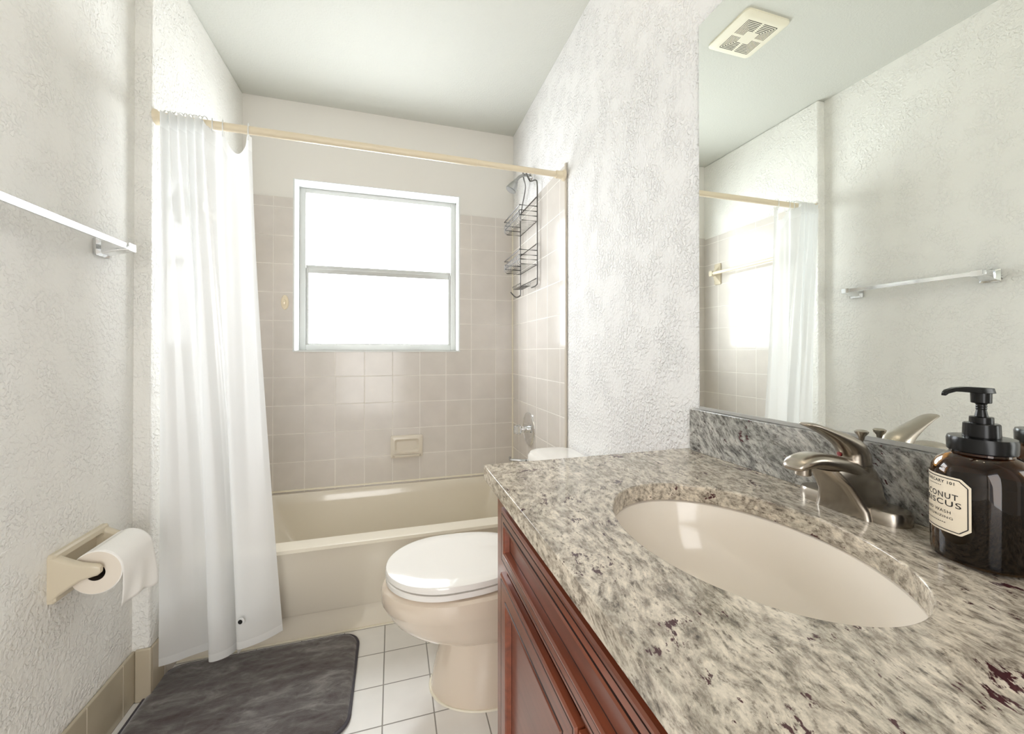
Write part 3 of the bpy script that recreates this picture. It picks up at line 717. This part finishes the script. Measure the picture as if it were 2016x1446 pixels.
def text(bm, body, size, s, z, width=None, bold=0.):
    cu = bpy.data.curves.new('t', 'FONT'); cu.body = body; cu.size = size; cu.align_x = 'CENTER'; cu.space_character = 1.15; cu.resolution_u = 3; cu.offset = bold
    o = bpy.data.objects.new('t', cu); COL.objects.link(o); bpy.context.view_layer.update()
    dg = bpy.context.evaluated_depsgraph_get(); me = bpy.data.meshes.new_from_object(o.evaluated_get(dg))
    xs = [v.co.x for v in me.vertices]; k = (width / (max(xs) - min(xs))) if width else 1.
    vs = [bm.verts.new(on_glass(s + v.co.x * k, z + v.co.y, .0006)) for v in me.vertices]
    for p in me.polygons:
        try: bm.faces.new([vs[i] for i in p.vertices])
        except ValueError: pass
    bpy.data.objects.remove(o); bpy.data.curves.remove(cu); bpy.data.meshes.remove(me)
text(bm, 'APOTHECARY 101', .0048, 0, .0915, .048, .00008)
for q in range(9): line(bm, [(-.010 + .0023 * q, .0882), (-.0085 + .0023 * q, .0882)], .0007, .0006)
def serif(body, size, z, width):
    text(bm, body, size, 0, z, width, .00006)
serif('COCONUT', .0092, .0745, .053)
serif('HIBISCUS', .0092, .0660, .058)
text(bm, 'HAND WASH', .0050, 0, .0572, .040, 0)
text(bm, 'MOISTURIZING', .0038, 0, .0512, .044, 0)
for q in range(12): line(bm, [(-.0145 + .0025 * q, .0458), (-.0129 + .0025 * q, .0458)], .0008, .0006)
obj('label_print', bm, 'ink', lab, recalc=False, smooth=False, label='black lettering and border')

# ------------------------------------------------------------------ mirror
MX = .729
mi = empty('wall_mirror', (MX, .42, 1.006), 'large frameless wall mirror above the granite backsplash', 'mirror')
MYN, MYF, MZ0, MZ1 = -.03, .818, 1.0075, 1.953
bm = B(); box(bm, MX, XR - .001, MYN, MYF, MZ0, MZ1, 1)
for f in bm.faces:
    if all(abs(v.co.x - MX) < 1e-6 for v in f.verts): f.material_index = 0
obj('mirror_glass', bm, ['mirror', 'mirror_edge'], mi, smooth=False)
bm = B(); box(bm, MX - .002, XR - .001, MYN, MYF, 1.0005, 1.0075); obj('bottom_channel', bm, 'alu', mi, smooth=False)
# lamp above the mirror: three cups that open upwards, warm bulbs
vl = empty('vanity_light', (XR, .40, 2.10), 'wall lamp with three upward cups above the mirror', 'wall lamp')
bm = B(); box(bm, XR - .03, XR, .14, .66, 2.06, 2.14); obj('back_plate', bm, 'nickel', vl, bevel=.006)
for y in (.20, .40, .60):
    bm = B(); tube(bm, smooth_path([(XR - .03, y, 2.09), (XR - .08, y, 2.06), (XR - .12, y, 2.07)]), .006, 8); arm = obj('lamp_arm', bm, 'nickel', vl)
    bm = B(); lathe(bm, (XR - .12, y, 2.06), (0, 0, 1), [(0, .015), (.01, .03), (.05, .045), (.09, .052), (.09, .050), (.05, .042), (.014, .027)], 28, caps=False); obj('cup', bm, 'shade', vl)
    d = bpy.data.lights.new('bulb_light', 'POINT'); d.energy = 2.6; d.color = (1, .90, .78); d.shadow_soft_size = .028
    o = bpy.data.objects.new('bulb_light', d); COL.objects.link(o); o.location = (XR - .12, y, 2.150)

# ------------------------------------------------------------------ chrome towel bar on the left wall
tb = empty('towel_bar', (XN, 1.2, 1.44), 'square chrome towel bar on the textured left wall', 'towel bar')
BXC, BZC = -.748, 1.452
bm = B(); box(bm, BXC - .003, BXC + .005, .958, 1.470, BZC - .009, BZC + .009); obj('bar_rail', bm, 'chrome', tb, bevel=.001)
for y in (1.452, .975):
    bm = B()
    s = 1 if y > 1.2 else -1
    loft(bm, [[(XN, p[0], p[1]) for p in rrect(y - .030, y + .030, 1.418, 1.466, .003, 0, 3)], [(XN + .007, p[0], p[1]) for p in rrect(y - .030, y + .030, 1.418, 1.466, .003, 0, 3)],
              [(XN + .012, p[0], p[1]) for p in rrect(y - .018, y + .022, 1.425, 1.462, .003, 0, 3)], [(BXC - .01, p[0], p[1]) for p in rrect(y - .012 , y + .024, 1.438, 1.464, .003, 0, 3)], [(BXC + .008, p[0], p[1]) for p in rrect(y - .008, y + .026, 1.441, 1.463, .002, 0, 3)]])
    obj('bar_post', bm, 'chrome', tb)

# ------------------------------------------------------------------ toilet paper holder and roll
th = empty('toilet_paper_holder', (XN, 1.37, .58), 'bone ceramic toilet paper holder on the left wall', 'toilet paper holder')
hy0, hy1, hz0, hz1 = 1.272, 1.472, .518, .640
def yz(y0, y1, z0, z1, r, x, n=4): return [(x, p[0], p[1]) for p in rrect(y0, y1, z0, z1, r, 0, n)]
bm = B()
loft(bm, [yz(hy0, hy1, hz0, hz1, .006, XN), yz(hy0, hy1, hz0, hz1, .006, XN + .010), yz(hy0 + .004, hy1 - .004, hz0 + .004, hz1 - .004, .006, XN + .015),
          yz(hy0 + .026, hy1 - .026, hz0 + .016, hz1 - .016, .012, XN + .016), yz(hy0 + .032, hy1 - .032, hz0 + .022, hz1 - .022, .012, XN + .002)])
obj('back_plate', bm, 'bone_ceramic', th)
RXC, RZC = -.733, .583
for s, y0, y1 in ((-1, hy0, hy0 + .026), (1, hy1 - .026, hy1)):
    ya, yb_ = (y0, y1)
    bm = B(); rs = []
    for t_, dz, dy in ((0, .058, 0), (.008, .056, 0), (.02, .046, .001), (.035, .033, .002), (.055, .022, .003), (.075, .017, .004), (.088, .014, .005), (.094, .008, .008)):
        zc = .579 + (RZC + .004 - .579) * min(1, t_ / .05)
        rs.append([(XN + t_ + (.006 if t_ > .02 else 0), p[0], p[1]) for p in rrect(ya - .001 + dy, yb_ - dy, zc - dz, zc + dz, min(.009, dz * .9, (yb_ - ya) / 2 - dy - .0005), 0, 5)])
    loft(bm, rs); obj('arm', bm, 'bone_ceramic', th)
bm = B(); cyl(bm, (RXC, hy0 + .02, RZC), (RXC, hy1 - .02, RZC), .0085, n=16); obj('roller', bm, 'ivory', th)
tr = empty('toilet_paper_roll', (RXC, 1.365, RZC - .01), 'white toilet paper roll on the ceramic holder with a loose sheet hanging', 'toilet paper')
RA = (1.3005, 1.440); RR = .056; zc = RZC - .011
bm = B()
def ycirc(y, r, n=48): return [(RXC + r * math.cos(2 * PI * i / n), y, zc + r * math.sin(2 * PI * i / n)) for i in range(n)]
Rg = loft(bm, [ycirc(RA[0], .0205), ycirc(RA[0], RR - .002), ycirc(RA[0] + .002, RR), ycirc(RA[1] - .002, RR), ycirc(RA[1], RR - .002), ycirc(RA[1], .0205)], False, False)
for f in bm.faces:
    c = f.calc_center_median()
    if abs(c.y - RA[0]) < 1e-4 or abs(c.y - RA[1]) < 1e-4: f.material_index = 1
obj('paper_wrap', bm, ['tissue', 'tissue_end'], tr)
bm = B(); loft(bm, [ycirc(RA[0] + .0005, .0204), ycirc(RA[1] - .0005, .0204)], False, False); obj('cardboard_core', bm, 'card', tr)
bm = B(); g = []
for j in range(23):
    row = []
    for i in range(25):
        u = i / 24; y = RA[0] + .001 + (RA[1] - RA[0] - .002) * u
        if j <= 10:
            a = math.radians(100 - 98 * j / 10); x = RXC + (RR + .0012) * math.cos(a); z = zc + (RR + .0012) * math.sin(a)
        else:
            q = (j - 10) / 12; L = .094 + .004 * math.sin(u * 9) + .016 * u; x = RXC + RR + .0012 - .006 * q * q + .004 * q * math.sin(u * 13 + q * 2) + .016 * q * u; z = zc - L * q + .0 
            y += .004 * q * (u - .5)
        row.append(bm.verts.new((x, y, z)))
    g.append(row)
for j in range(22):
    for i in range(24): bm.faces.new((g[j][i], g[j][i + 1], g[j + 1][i + 1], g[j + 1][i]))
o = obj('loose_sheet', bm, 'tissue', tr); sm = o.modifiers.new('solid', 'SOLIDIFY'); sm.thickness = .0006

# ------------------------------------------------------------------ bath mat
mt = empty('bath_mat', (-.44, 1.515, 0), 'dark grey plush bath mat with rounded corners beside the tub', 'bath mat')
mx0, mx1, my0, my1 = -.775, -.128, 1.285, 1.735
bm = B(); NXm, NYm = 130, 92; g = []
rc = .065
def edge_dist(x, y):
    qx = max(mx0 + rc - x, 0, x - mx1 + rc); qy = max(my0 + rc - y, 0, y - my1 + rc)
    if qx > 0 and qy > 0: return rc - math.hypot(qx, qy)
    return min(x - mx0, mx1 - x, y - my0, my1 - y)
from mathutils import noise
for j in range(NYm + 1):
    row = []
    for i in range(NXm + 1):
        # square to rounded-rectangle map
        u, v = i / NXm * 2 - 1, j / NYm * 2 - 1
        x = (mx0 + mx1) / 2 + u * (mx1 - mx0) / 2; y = (my0 + my1) / 2 + v * (my1 - my0) / 2
        qx = max(mx0 + rc - x, x - mx1 + rc, 0); qy = max(my0 + rc - y, y - my1 + rc, 0)
        if qx > 0 and qy > 0:
            m_ = max(qx, qy); h = math.hypot(qx, qy); k = m_ / h
            sx_, sy_ = (1 if u > 0 else -1), (1 if v > 0 else -1)
            x = (mx1 - rc if u > 0 else mx0 + rc) + sx_ * qx * k; y = (my1 - rc if v > 0 else my0 + rc) + sy_ * qy * k
        d = max(0, edge_dist(x, y)); h = .019 * (1 - math.exp(-d / .008))
        h += .0018 * noise.noise(Vector((x * 14, y * 40, 0))) * min(1, d / .02) + .0012 * noise.noise(Vector((x * 60, y * 60, 3)))
        for gx in (-.60, -.45, -.30): h -= .0016 * math.exp(-((x - gx + .05 * (y - 1.5)) / .0035) ** 2)
        row.append(bm.verts.new((x, y, .004 + h)))
    g.append(row)
for j in range(NYm):
    for i in range(NXm): bm.faces.new((g[j][i], g[j][i + 1], g[j + 1][i + 1], g[j + 1][i]))
obj('plush_top', bm, 'plush', mt, recalc=False)
bm = B(); tube(bm, rrect(mx0, mx1, my0, my1, rc, .0062, 10), .006, 8, close=True); obj('piping', bm, 'piping', mt)
bm = B(); loft(bm, [rrect(mx0, mx1, my0, my1, rc, .0008, 10), rrect(mx0, mx1, my0, my1, rc, .004, 10)]); obj('backing', bm, 'piping', mt)

# ------------------------------------------------------------------ exhaust fan grille on the ceiling (seen in the mirror)
ve = empty('exhaust_fan', (-.012, 1.362, CEIL), 'cream square exhaust fan grille on the ceiling, seen in the mirror', 'exhaust fan')
vx0, vx1, vy0, vy1 = -.128, .104, 1.252, 1.472
bm = B()
loft(bm, [rrect(vx0, vx1, vy0, vy1, .022, CEIL, 6), rrect(vx0, vx1, vy0, vy1, .022, CEIL - .008, 6), rrect(vx0 + .012, vx1 - .012, vy0 + .012, vy1 - .012, .016, CEIL - .016, 6), rrect(vx0 + .03, vx1 - .03, vy0 + .03, vy1 - .03, .01, CEIL - .018, 6)])
gr = obj('grille_cover', bm, 'vent', ve)
bm = B(); vcx, vcy = (vx0 + vx1) / 2, (vy0 + vy1) / 2
for k in range(7):
    h = .076 - .0072 * k; w = .0011; z0, z1 = CEIL - .0186, CEIL - .0178; gp = .006
    for s in (-1, 1):
        for a, b in ((-h, -gp), (gp, h)):
            box(bm, vcx + a, vcx + b, vcy + s * h - w, vcy + s * h + w, z0, z1)
            box(bm, vcx + s * h - w, vcx + s * h + w, vcy + a, vcy + b, z0, z1)
obj('slots', bm, 'dark', gr, smooth=False)
